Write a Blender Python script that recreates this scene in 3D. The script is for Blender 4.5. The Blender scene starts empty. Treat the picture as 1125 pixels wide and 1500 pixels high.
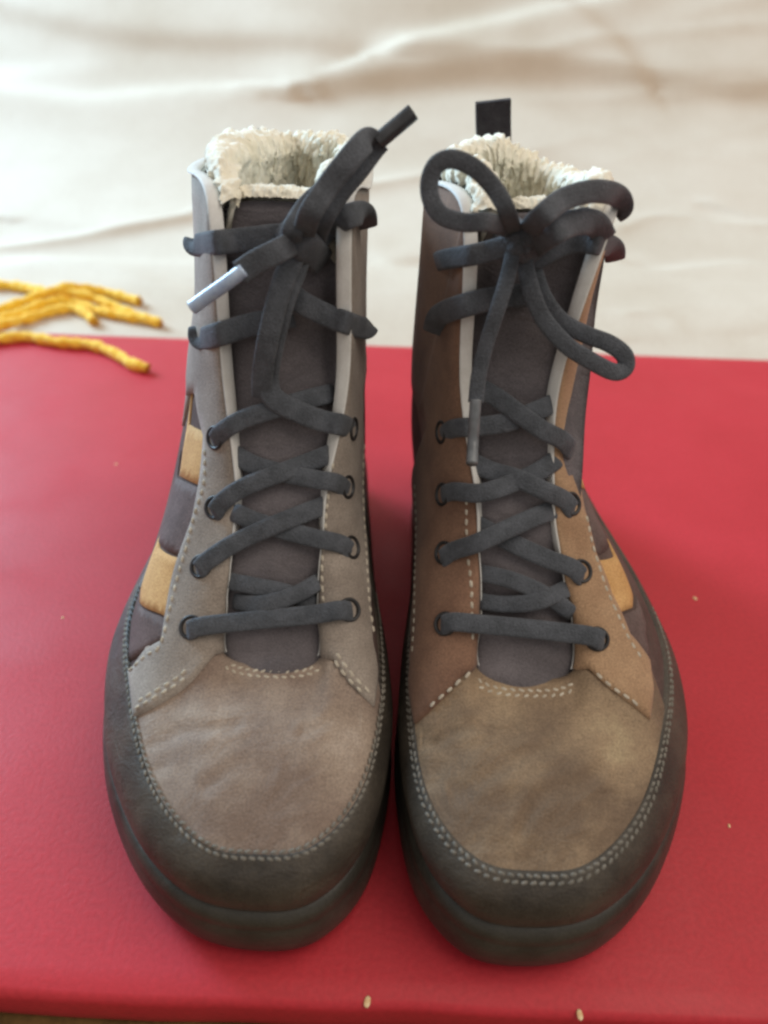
import bpy, math, random
import numpy as np
from mathutils import Vector, Matrix
from mathutils.bvhtree import BVHTree
from mathutils.geometry import delaunay_2d_cdt

random.seed(4)
rng = np.random.default_rng(4)
SC = bpy.context.scene
COL = SC.collection

# ------------------------------------------------------------------ camera
FPX, PITCH, CAM_H, ROLL = 1130.0, math.radians(38.0), 0.285, 0.037
cam_data = bpy.data.cameras.new('camera')
cam = bpy.data.objects.new('camera', cam_data)
COL.objects.link(cam)
cam_data.sensor_fit = 'HORIZONTAL'
cam_data.sensor_width = 36.0
cam_data.lens = 36.0 * FPX / 1125.0
cam_data.clip_start, cam_data.clip_end = 0.01, 100.0
cam.matrix_world = (Matrix.Translation((0, 0, CAM_H))
                    @ Matrix.Rotation(math.pi / 2 - PITCH, 4, 'X') @ Matrix.Rotation(ROLL, 4, 'Z'))
cam_data.dof.use_dof = True
cam_data.dof.focus_distance = 0.29
cam_data.dof.aperture_fstop = 9.0
SC.camera = cam

# ------------------------------------------------------------------ world and lamps
world = bpy.data.worlds.new('World')
SC.world = world
world.use_nodes = True
bg = world.node_tree.nodes['Background']
bg.inputs['Color'].default_value = (1.0, 0.96, 0.92, 1)
bg.inputs['Strength'].default_value = 0.47


def area(name, loc, target, size, power, color):
    d = bpy.data.lights.new(name, 'AREA')
    d.shape = 'RECTANGLE'
    d.size, d.size_y = size
    d.energy = power
    d.color = color
    o = bpy.data.objects.new(name, d)
    COL.objects.link(o)
    o.location = loc
    o.rotation_euler = (Vector(target) - Vector(loc)).to_track_quat('-Z', 'Y').to_euler()
    return o


area('window_light', (-1.65, 1.55, 1.00), (-0.55, 1.65, 0.50), (1.0, 1.0), 72.0, (0.50, 0.76, 1.0)).data.spread = math.radians(125)
area('room_light', (0.85, 0.15, 1.6), (0.05, 0.3, 0.05), (1.3, 1.3), 15.0, (1.0, 0.90, 0.78))

SC.view_settings.view_transform = 'Standard'
SC.view_settings.look = 'None'
SC.view_settings.exposure = 0.0
SC.view_settings.gamma = 1.0
SC.cycles.pixel_filter_type = 'GAUSSIAN'
SC.cycles.filter_width = 3.0
SC.cycles.max_bounces = 8

# ------------------------------------------------------------------ photo geometry helpers (pixel of the 1125x1500 photo -> ray -> real point)
CAM = np.array([0, 0, CAM_H])
_f = np.array([0, math.cos(PITCH), -math.sin(PITCH)])
_u = np.array([0, math.sin(PITCH), math.cos(PITCH)])
_r = np.array([1.0, 0, 0])
_c, _s = math.cos(ROLL), math.sin(ROLL)


def ray(px, py):
    x, y = (px - 562.5) / FPX, -(py - 750) / FPX
    x, y = _c * x - _s * y, _s * x + _c * y
    return _f + x * _r + y * _u


def at_z(px, py, z):
    d = ray(px, py)
    return CAM + d * ((z - CAM_H) / d[2])


def at_y(px, py, y):
    d = ray(px, py)
    return CAM + d * (y / d[1])


def project(P):
    v = np.asarray(P) - CAM
    d = v @ _f
    x, y = v @ _r / d, v @ _u / d
    x, y = _c * x + _s * y, -_s * x + _c * y
    return x * FPX + 562.5, 750 - y * FPX, d


# ------------------------------------------------------------------ materials
def material(name, c1, c2, scale=60.0, rough=0.7, bump=0.25, bump_scale=900.0, spec=0.35, sheen=0.0,
             c3=None, fine=0.12, contrast=(0.35, 0.65), crease=0.0, sss=0.0, rough_var=0.0):
    m = bpy.data.materials.new(name)
    m.use_nodes = True
    nt = m.node_tree
    N, L = nt.nodes, nt.links
    b = N['Principled BSDF']
    tc = N.new('ShaderNodeTexCoord')
    n1 = N.new('ShaderNodeTexNoise')
    n1.inputs['Scale'].default_value = scale
    n1.inputs['Detail'].default_value = 5
    n1.inputs['Roughness'].default_value = 0.6
    L.new(tc.outputs['Object'], n1.inputs['Vector'])
    rp = N.new('ShaderNodeValToRGB')
    rp.color_ramp.elements[0].position, rp.color_ramp.elements[1].position = contrast
    rp.color_ramp.elements[0].color = (*c1, 1)
    rp.color_ramp.elements[1].color = (*c2, 1)
    if c3:
        e = rp.color_ramp.elements.new(min(1, contrast[1] + 0.12))
        e.color = (*c3, 1)
    L.new(n1.outputs['Fac'], rp.inputs['Fac'])
    n2 = N.new('ShaderNodeTexNoise')
    n2.inputs['Scale'].default_value = bump_scale
    n2.inputs['Detail'].default_value = 3
    L.new(tc.outputs['Object'], n2.inputs['Vector'])
    mx = N.new('ShaderNodeMixRGB')
    mx.blend_type = 'OVERLAY'
    mx.inputs['Fac'].default_value = fine * 4
    L.new(rp.outputs['Color'], mx.inputs['Color1'])
    mr = N.new('ShaderNodeMapRange')
    mr.inputs['From Min'].default_value, mr.inputs['From Max'].default_value = 0.25, 0.75
    mr.inputs['To Min'].default_value, mr.inputs['To Max'].default_value = 0.2, 0.8
    L.new(n2.outputs['Fac'], mr.inputs['Value'])
    L.new(mr.outputs['Result'], mx.inputs['Color2'])
    L.new(mx.outputs['Color'], b.inputs['Base Color'])
    bp = N.new('ShaderNodeBump')
    bp.inputs['Strength'].default_value = bump
    bp.inputs['Distance'].default_value = 0.0008
    L.new(n2.outputs['Fac'], bp.inputs['Height'])
    if rough_var:
        n4 = N.new('ShaderNodeTexNoise')
        n4.inputs['Scale'].default_value = 22
        n4.inputs['Detail'].default_value = 6
        L.new(tc.outputs['Object'], n4.inputs['Vector'])
        m4 = N.new('ShaderNodeMapRange')
        m4.inputs['From Min'].default_value, m4.inputs['From Max'].default_value = .3, .7
        m4.inputs['To Min'].default_value, m4.inputs['To Max'].default_value = rough - rough_var, rough + rough_var
        L.new(n4.outputs['Fac'], m4.inputs['Value'])
        L.new(m4.outputs['Result'], b.inputs['Roughness'])
    if crease:
        mp = N.new('ShaderNodeMapping')
        mp.inputs['Scale'].default_value = (1.0, 1.6, 1.6)
        mp.inputs['Rotation'].default_value = (0, 0, 0.35)
        L.new(tc.outputs['Object'], mp.inputs['Vector'])
        n3 = N.new('ShaderNodeTexNoise')
        n3.inputs['Scale'].default_value = 48
        n3.inputs['Detail'].default_value = 4
        n3.inputs['Distortion'].default_value = 1.2
        L.new(mp.outputs['Vector'], n3.inputs['Vector'])
        b2 = N.new('ShaderNodeBump')
        b2.inputs['Strength'].default_value = crease
        b2.inputs['Distance'].default_value = 0.004
        L.new(n3.outputs['Fac'], b2.inputs['Height'])
        L.new(b2.outputs['Normal'], bp.inputs['Normal'])
    L.new(bp.outputs['Normal'], b.inputs['Normal'])
    b.inputs['Roughness'].default_value = rough
    b.inputs['Specular IOR Level'].default_value = spec
    if sss:
        b.inputs['Subsurface Weight'].default_value = sss
        b.inputs['Subsurface Radius'].default_value = (1, .9, .75)
        b.inputs['Subsurface Scale'].default_value = .004
    if sheen:
        b.inputs['Sheen Weight'].default_value = sheen
        b.inputs['Sheen Roughness'].default_value = 0.6
    return m


def srgb(r, g, b):
    f = lambda c: (c / 255 / 12.92) if c <= 10.3 else ((c / 255 + 0.055) / 1.055) ** 2.4
    return (f(r), f(g), f(b))


M = {
    'vamp': material('vamp_nubuck', srgb(126, 107, 94), srgb(156, 138, 122), 28, 0.72, 0.3, 1400, 0.3, 0.1, contrast=(.4, .6), c3=srgb(176, 160, 146), crease=0.30),
    'eyestay': material('eyestay_suede', srgb(130, 118, 107), srgb(158, 146, 134), 40, 0.8, 0.3, 1500, 0.3, 0.1),
    'vamp_olive': material('worn_olive_nubuck', srgb(112, 92, 73), srgb(150, 127, 100), 24, 0.7, 0.3, 1400, 0.35, 0.05, contrast=(.4, .6), c3=srgb(172, 152, 120), crease=0.45),
    'eyestay_shaded': material('shaded_brown_suede', srgb(104, 74, 58), srgb(140, 106, 84), 30, 0.8, 0.3, 1500, 0.3, 0.1),  # right boot's brown suede, darkened in colour for its shaded inner side
    'eyestay_lit': material('lit_brown_suede', srgb(150, 117, 88), srgb(180, 147, 114), 34, 0.8, 0.3, 1500, 0.3, 0.1),  # same brown suede, lightened in colour for its lit outer side
    'rand': material('rand_leather', srgb(54, 48, 41), srgb(84, 75, 64), 34, 0.55, 0.35, 1200, 0.4, c3=srgb(104, 98, 88), crease=0.25),
    'sole': material('sole_rubber', srgb(48, 45, 39), srgb(72, 68, 60), 36, 0.45, 0.2, 1500, 0.4, c3=srgb(94, 89, 80), crease=.12),
    'quarter': material('quarter_leather', srgb(76, 61, 56), srgb(98, 80, 74), 50, 0.75, 0.25, 1300, 0.3),
    'check_dark': material('dark_check_leather', srgb(88, 72, 68), srgb(108, 90, 86), 70, 0.75, 0.25, 1300, 0.3),
    'check_tan': material('tan_check_suede', srgb(192, 147, 94), srgb(210, 166, 112), 60, 0.8, 0.25, 1500, 0.3),
    'tongue': material('tongue_fabric', srgb(94, 88, 90), srgb(112, 105, 107), 40, 0.85, 0.5, 1800, 0.2, 0.15, crease=0.5),
    'lining': material('dark_inner_lining', srgb(40, 34, 32), srgb(58, 50, 46), 80, 0.9, 0.3, 1500, 0.1),
    'edge': material('pale_cut_edge', srgb(208, 205, 199), srgb(220, 218, 213), 120, 0.7, 0.2, 1500, 0.3, fine=.04),
    'fleece': material('cream_fleece', srgb(238, 229, 205), srgb(250, 244, 226), 90, 0.95, 0.3, 900, 0.1, 0.4, fine=0.02),
    'lace': material('charcoal_lace', srgb(68, 71, 76), srgb(86, 89, 95), 150, 0.75, 0.7, 1500, 0.3, 0.1),
    'aglet': material('glint_aglet', srgb(160, 178, 200), srgb(190, 208, 232), 60, 0.18, 0.05, 300, 0.7),  # bluish-white reflection painted into the tip's base colour
    'aglet_dark': material('dark_aglet', srgb(48, 48, 50), srgb(66, 66, 68), 60, 0.25, 0.05, 300, 0.6),
    'aglet_grey': material('grey_aglet', srgb(96, 99, 102), srgb(120, 123, 126), 60, 0.35, 0.05, 300, 0.5),
    'eyelet': material('black_eyelet', srgb(32, 31, 32), srgb(44, 42, 42), 80, 0.45, 0.1, 500, 0.5),
    'thread': material('cream_thread', srgb(176, 164, 146), srgb(202, 192, 174), 200, 0.8, 0.3, 2500, 0.2),
    'thread_dark': material('grey_thread', srgb(112, 107, 98), srgb(132, 126, 116), 200, 0.8, 0.3, 2500, 0.2),
    'tab': material('black_webbing', srgb(50, 48, 51), srgb(62, 60, 62), 200, 0.85, 0.5, 1200, 0.2),
    'red': material('red_paint', srgb(184, 41, 50), srgb(193, 47, 57), 9, 0.54, 0.14, 500, 0.40, fine=0.04, rough_var=.09),
    'yarn': material('yellow_yarn', srgb(250, 190, 36), srgb(255, 210, 76), 120, 0.85, 0.7, 1600, 0.2, 0.2, fine=.05),
    'yarn_end': material('yarn_cut_end', srgb(170, 96, 34), srgb(196, 122, 48), 200, 0.9, 0.4, 1600, 0.1),
    'floor': material('olive_floor', srgb(96, 74, 38), srgb(128, 98, 54), 30, 0.6, 0.2, 500, 0.3),
    'crumb': material('pale_flake', srgb(222, 180, 130), srgb(240, 214, 170), 300, 0.8, 0.2, 900, 0.2),
}


# paper: kraft / cream sheet, faint mottling
M['paper'] = material('cream_paper', srgb(194, 177, 156), srgb(211, 197, 179), 3.5, 0.75, 0.1, 260, 0.3, fine=0.02)


# ------------------------------------------------------------------ mesh helpers
def link(name, verts, faces, mat, parent=None, smooth=True, origin=None, soft=None):
    me = bpy.data.meshes.new(name)
    V = np.asarray(verts, float)
    if origin is None:
        origin = np.array(parent['org']) if parent is not None else np.zeros(3)
    me.from_pydata((V - origin).tolist(), [], [tuple(int(i) for i in f) for f in faces])
    me.materials.append(mat)
    if smooth:
        me.polygons.foreach_set('use_smooth', [True] * len(me.polygons))
    me.update()
    if soft is not None:                                  # fibres take the shading normal of the pile they grow from
        nn = np.zeros((len(me.vertices), 3), np.float32)
        nn[:] = [tuple(v.normal) for v in me.vertices]
        for k, n in soft.items():
            nn[k] = n
        me.normals_split_custom_set_from_vertices(nn.tolist())
    o = bpy.data.objects.new(name, me)
    COL.objects.link(o)
    o['org'] = [float(x) for x in origin]
    if parent is not None:
        o.parent = parent
        po = np.array(parent['org'])
        o.location = (origin - po).tolist()
    else:
        o.location = origin.tolist()
    return o


def catmull(P, n, closed=False):
    P = np.asarray(P, float)
    k = len(P)
    t = np.linspace(0, k if closed else k - 1, n, endpoint=not closed)
    return catmull_at(P, t, closed)


def catmull_at(P, t, closed=False):
    k = len(P)
    i = np.floor(t).astype(int)
    if not closed:
        i = np.clip(i, 0, k - 2)
    f = (t - i)[:, None]
    if closed:
        g = lambda j: P[j % k]
    else:
        g = lambda j: np.where((j < 0)[:, None], 2 * P[0] - P[1],
                               np.where((j >= k)[:, None], 2 * P[-1] - P[-2], P[np.clip(j, 0, k - 1)]))
    p0, p1, p2, p3 = g(i - 1), g(i), g(i + 1), g(i + 2)
    return 0.5 * (2 * p1 + (p2 - p0) * f + (2 * p0 - 5 * p1 + 4 * p2 - p3) * f ** 2 + (3 * p1 - p0 - 3 * p2 + p3) * f ** 3)


def grid_faces(nu, nv, closed_u=False, flip=False, base=0):
    F = []
    for i in range(nu if closed_u else nu - 1):
        for j in range(nv - 1):
            a, b = i * nv + j, ((i + 1) % nu) * nv + j
            q = (base + a, base + b, base + b + 1, base + a + 1)
            F.append(q[::-1] if flip else q)
    return F


def unit(v):
    v = np.asarray(v, float)
    return v / np.maximum(np.linalg.norm(v, axis=-1, keepdims=True), 1e-12)


def tube(P, r, seg=10, caps=True, twist=None):
    """round tube along P; r a number or one radius per point; twist gives a two-ply cross-section"""
    P = np.asarray(P, float)
    n = len(P)
    r = np.broadcast_to(r, n)
    T = unit(np.gradient(P, axis=0))
    ref = np.array([0, 0, 1.0]) if abs(T[0][2]) < 0.9 else np.array([1.0, 0, 0])
    A = unit(np.cross(T[0], ref))
    V, F = [], []
    for i in range(n):
        A = unit(A - T[i] * (A @ T[i]))
        B = np.cross(T[i], A)
        for k in range(seg):
            a = 2 * math.pi * k / seg
            rr = r[i]
            if twist is not None:
                rr = r[i] * (0.82 + 0.19 * abs(math.cos(a - twist[i])))
            V.append(P[i] + rr * (math.cos(a) * A + math.sin(a) * B))
    for i in range(n - 1):
        for k in range(seg):
            k2 = (k + 1) % seg
            F.append((i * seg + k, i * seg + k2, (i + 1) * seg + k2, (i + 1) * seg + k))
    if caps:
        F.append(tuple(range(seg))[::-1])
        F.append(tuple(range((n - 1) * seg, n * seg)))
    return V, F


def ribbon(P, Nn, w, th=0.0018, seg=12):
    """flat woven lace: rounded-rectangle section, wide across T x N"""
    P = np.asarray(P, float)
    n = len(P)
    T = unit(np.gradient(P, axis=0))
    Nn = unit(Nn - T * np.sum(Nn * T, axis=1, keepdims=True))
    W = np.cross(T, Nn)
    w = np.broadcast_to(w, n)
    V, F = [], []
    for i in range(n):
        for k in range(seg):
            a = 2 * math.pi * k / seg
            ca, sa = math.cos(a), math.sin(a)
            x = math.copysign(abs(ca) ** 0.55, ca) * w[i] / 2
            y = math.copysign(abs(sa) ** 0.8, sa) * th / 2
            V.append(P[i] + W[i] * x + Nn[i] * y)
    for i in range(n - 1):
        for k in range(seg):
            k2 = (k + 1) % seg
            F.append((i * seg + k, i * seg + k2, (i + 1) * seg + k2, (i + 1) * seg + k))
    F.append(tuple(range(seg))[::-1])
    F.append(tuple(range((n - 1) * seg, n * seg)))
    return V, F


class Bag:
    """collects pieces that become one mesh"""
    def __init__(self):
        self.V, self.F = [], []
        self.soft = None

    def add(self, VF):
        V, F = VF
        b = len(self.V)
        self.V.extend(list(V))
        self.F.extend([tuple(i + b for i in f) for f in F])
        return self

    def build(self, name, mat, parent=None, smooth=True):
        return link(name, self.V, self.F, mat, parent, smooth, soft=self.soft)


def tag(o, label=None, cat=None, group=None, kind=None):
    for k, v in (('label', label), ('category', cat), ('group', group), ('kind', kind)):
        if v:
            o[k] = v
    return o


# ------------------------------------------------------------------ the setting
# red board the boots stand on
Y0, Y1 = 0.0990, 0.5900
def build_board():
    xs = np.linspace(-0.85, 0.85, 60)
    prof = [(Y0 + 0.004, -0.020), (Y0 + 0.0004, -0.0165), (Y0, -0.012), (Y0, -0.0035), (Y0 + 0.0008, -0.0012), (Y0 + 0.0028, 0.0)]
    prof += [(y, 0.0) for y in np.linspace(Y0 + 0.01, Y1 - 0.006, 40)]
    prof += [(Y1 - 0.0015, -0.0004), (Y1, -0.002), (Y1, -0.020)]
    V = []
    for x in xs:
        for k, (y, z) in enumerate(prof):
            wob = 0.0005 * math.sin(x * 37 + 1) + 0.0004 * math.sin(x * 91)
            V.append((x, y + (wob if k < 6 else 0), z))
    F = grid_faces(len(xs), len(prof), flip=False)
    b = link('red_board', V, F, M['red'])
    # underside
    return tag(b, 'red painted board that both boots stand on', 'board')


board = build_board()

# floor below the front edge
link('floor', [(-3, -2, -0.021), (3, -2, -0.021), (3, 3, -0.021), (-3, 3, -0.021)], [(0, 1, 2, 3)], M['floor'])['kind'] = 'structure'
bpy.data.objects['floor']['kind'] = 'structure'


# wrinkled paper sheet behind the board: flat at first, then rising
def paper_height(x, s):
    """x across, s metres along the sheet from its front edge -> (y, z)"""
    ang0, ang1 = math.radians(2), math.radians(40)
    R = 0.55
    s0 = 0.16
    if s < s0:
        y, z = s * math.cos(ang0), s * math.sin(ang0)
        a = ang0
    else:
        th = min((s - s0) / R, ang1 - ang0)
        y = s0 * math.cos(ang0) + R * (math.sin(ang0 + th) - math.sin(ang0))
        z = s0 * math.sin(ang0) + R * (math.cos(ang0) - math.cos(ang0 + th))
        a = ang0 + th
        rest = s - s0 - R * (ang1 - ang0)
        if rest > 0:
            y += rest * math.cos(a)
            z += rest * math.sin(a)
    return y, z, a


CREASES = []
for k in range(60):
    cx, cs = rng.uniform(-1.1, 1.1), rng.uniform(0.05, 1.5)
    an = rng.normal(0.0, 0.35) + (0.12 if k % 2 else -0.1)
    CREASES.append((cx, cs, math.cos(an), math.sin(an), rng.uniform(0.08, 0.45), rng.uniform(0.004, 0.014), rng.normal(0, 0.0038)))


def paper_sheet():
    PX, PS = np.linspace(-1.5, 1.5, 380), np.concatenate([np.linspace(0, 0.4, 110), np.linspace(0.404, 1.9, 190)])
    X, S = np.meshgrid(PX, PS, indexing='ij')
    prof = np.array([paper_height(0, q) for q in PS])
    y, z, a = (np.broadcast_to(prof[:, k], X.shape) for k in range(3))
    base = np.stack([X, Y1 + .001 + y, -.006 + z], -1)
    qx, qy, _ = project(base.reshape(-1, 3))
    qx, qy = qx.reshape(X.shape), qy.reshape(X.shape)

    def where(px, py):
        k = np.argmin((qx - px) ** 2 + (qy - py) ** 2)
        return np.array([X.flat[k], S.flat[k]])
    h = .006 * np.sin(3.1 * X + 2.0 * S + .6) + .006 * np.sin(9 * S + 1.7 * X)
    for cx, cs, c, sn, ln, wd, amp in CREASES:
        dx, ds = X - cx, S - cs
        al, ac = dx * c + ds * sn, -dx * sn + ds * c
        g = np.exp(-(al / ln) ** 2)
        h = h + amp * 2.4 * g * (np.exp(-np.abs(ac) / wd) if amp > 0 else np.tanh(ac / wd) * np.exp(-(ac / (wd * 5)) ** 2))
    crk = np.random.default_rng(11)
    for k in range(9):                                   # stiff-paper facets
        an, lam = crk.uniform(-.9, .9) + (1.57 if k % 3 == 0 else 0), crk.uniform(.16, .5)
        wx = .06 * np.sin(X * crk.uniform(3, 8) + S * crk.uniform(3, 8) + k)
        q = (-X * math.sin(an) + S * math.cos(an) + wx) / lam + crk.random()
        msk = .5 + .5 * np.sin(X * crk.uniform(2, 5) + crk.uniform(0, 6)) * np.sin(S * crk.uniform(2, 6) + crk.uniform(0, 6))
        h = h + .020 * lam * np.abs(q - np.floor(q) - .5) * msk
    # the folds one can see in the sheet: polyline, width, height, step or ridge
    for pts, wd, amp, kind in [
            ([(480, 135), (620, 112), (800, 108), (960, 118), (1200, 126)], .012, .014, 'step'),
            ([(555, 78), (640, 55), (760, 25), (900, -5)], .012, -.012, 'step'),
            ([(0, 128), (120, 140), (260, 132), (330, 128)], .012, -.007, 'step'),
            ([(0, 20), (200, 60), (420, 70), (560, 80)], .012, .007, 'step'),
            ([(600, 70), (760, 90), (900, 60), (1125, 40)], .010, .006, 'ridge'),
            ([(820, 0), (900, 60), (940, 115)], .010, -.006, 'step'),
            ([(905, 345), (950, 327), (1000, 324), (1060, 335), (1125, 340)], .010, .006, 'ridge'),
            ([(905, 392), (950, 405), (1010, 400), (1080, 392), (1140, 398)], .008, -.005, 'step'),
            ([(915, 470), (960, 478), (1010, 500), (1060, 505)], .008, .005, 'ridge'),
            ([(940, 505), (1040, 502), (1140, 490)], .008, .004, 'step'),
            ([(40, 335), (150, 345), (270, 330)], .012, .005, 'step'),
            ([(0, 395), (90, 385), (180, 400), (270, 430)], .012, -.006, 'step'),
            ([(530, 380), (570, 400), (620, 395)], .010, .005, 'step'),
            ([(760, 235), (900, 262), (1010, 300)], .015, .006, 'step')]:
        W = np.array([where(*p) for p in pts])
        W = catmull(W, 12 * len(W))
        d = np.full(X.shape, 1e9)
        sg = np.zeros(X.shape)
        for p, q in zip(W[:-1], W[1:]):
            e = q - p
            t = np.clip(((X - p[0]) * e[0] + (S - p[1]) * e[1]) / max(e @ e, 1e-9), 0, 1)
            ox, os_ = X - p[0] - t * e[0], S - p[1] - t * e[1]
            dd = np.hypot(ox, os_)
            m = dd < d
            d = np.where(m, dd, d)
            sg = np.where(m, np.sign(e[0] * os_ - e[1] * ox), sg)
        if kind == 'step':
            h = h + amp * np.tanh(sg * d / wd) * np.exp(-(d / (wd * 4.5)) ** 2)
        else:
            h = h + amp * np.exp(-d / wd)
    h = .55 * h * np.minimum(1.0, .10 + S / .10)
    V = base + np.stack([0 * h, -h * np.sin(a), h * np.cos(a)], -1)
    V = V.reshape(-1, 3)
    F = grid_faces(len(PX), len(PS))
    return link('paper_sheet', V, F, M['paper']), BVHTree.FromPolygons([Vector(v) for v in V], F)


sheet, PAPER_BVH = paper_sheet()
tag(sheet, 'creased cream paper sheet spread out behind the red board', 'paper')


# ------------------------------------------------------------------ boots
# local frame: a = towards the outer side of the foot, b = back from the toe tip, z = up
STA = ['t0', 'o1', 'o2', 'o3', 'o4', 'o5', 'o6', 'o7', 'oh', 'h', 'ih', 'i7', 'i6', 'i5', 'i4', 'i3', 'i2', 'i1']
NS = len(STA)
IDX = {s: i for i, s in enumerate(STA)}
OUTLINE = {
    't0': (-.002, -.0040), 'o1': (.0235, .0015), 'o2': (.0475, .0225), 'o3': (.0690, .0610), 'o4': (.0775, .1050), 'o5': (.0740, .1450),
    'o6': (.0640, .1900), 'o7': (.0550, .2450), 'oh': (.0410, .2790), 'h': (.0110, .2920), 'ih': (-.0170, .2800), 'i7': (-.0310, .2500),
    'i6': (-.0340, .1950), 'i5': (-.0370, .1450), 'i4': (-.0430, .1000), 'i3': (-.0453, .0620), 'i2': (-.0390, .0220), 'i1': (-.0235, .0010)}
RAND = {
    't0': (-.002, .0075, .0450), 'o1': (.0160, .0105, .0460), 'o2': (.0370, .0295, .0480), 'o3': (.0530, .0600, .0500), 'o4': (.0625, .0960, .0520),
    'o5': (.0615, .1400, .0530), 'o6': (.0560, .1900, .0560), 'o7': (.0480, .2400, .0590), 'oh': (.0350, .2690, .0610), 'h': (.0100, .2830, .0630),
    'ih': (-.0130, .2700, .0610), 'i7': (-.0270, .2400, .0590), 'i6': (-.0315, .1900, .0560), 'i5': (-.0345, .1400, .0530), 'i4': (-.0395, .0960, .0520),
    'i3': (-.0405, .0600, .0500), 'i2': (-.0345, .0285, .0480), 'i1': (-.0195, .0105, .0460)}
MID = {
    't0': (-.001, .0380, .0600), 'o1': (.0175, .0410, .0600), 'o2': (.0320, .0570, .0620), 'o3': (.0390, .0830, .0750), 'o4': (.0470, .1060, .0830),
    'o5': (.0470, .1400, .0950), 'o6': (.0440, .1750, .1180), 'o7': (.0420, .2160, .1270), 'oh': (.0320, .2520, .1320), 'h': (.0050, .2690, .1350),
    'ih': (-.0210, .2520, .1320), 'i7': (-.0350, .2160, .1270), 'i6': (-.0365, .1780, .1180), 'i5': (-.0340, .1420, .0950), 'i4': (-.0335, .1060, .0830),
    'i3': (-.0310, .0820, .0750), 'i2': (-.0290, .0580, .0625), 'i1': (-.0185, .0410, .0600)}
OPEN = {
    't0': (.0000, .0700, .0660), 'o1': (.0185, .0745, .0675), 'o2': (.0190, .0880, .0830), 'o3': (.0155, .1000, .0990), 'o4': (.0140, .1130, .1160),
    'o5': (.0180, .1330, .1520), 'o6': (.0205, .1520, .2060), 'o7': (.0365, .2020, .2030), 'oh': (.0270, .2430, .2000), 'h': (.0000, .2580, .2000),
    'ih': (-.0270, .2430, .2000), 'i7': (-.0365, .2020, .2030), 'i6': (-.0265, .1520, .2060), 'i5': (-.0240, .1330, .1520), 'i4': (-.0175, .1130, .1160),
    'i3': (-.0170, .1000, .0990), 'i2': (-.0175, .0880, .0830), 'i1': (-.0180, .0745, .0675)}


def rand_top(u):
    u = np.asarray(u, float)
    w = np.minimum(u % NS, NS - u % NS)
    sm = lambda x: x * x * (3 - 2 * x)
    up = sm(np.clip((w - 1.2) / 1.8, 0, 1)) * (1 - sm(np.clip((w - 3.6) / 1.6, 0, 1)))
    return 2.13 + .11 * up - .10 * sm(np.clip((w - 4.2) / 1.2, 0, 1))


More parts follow.
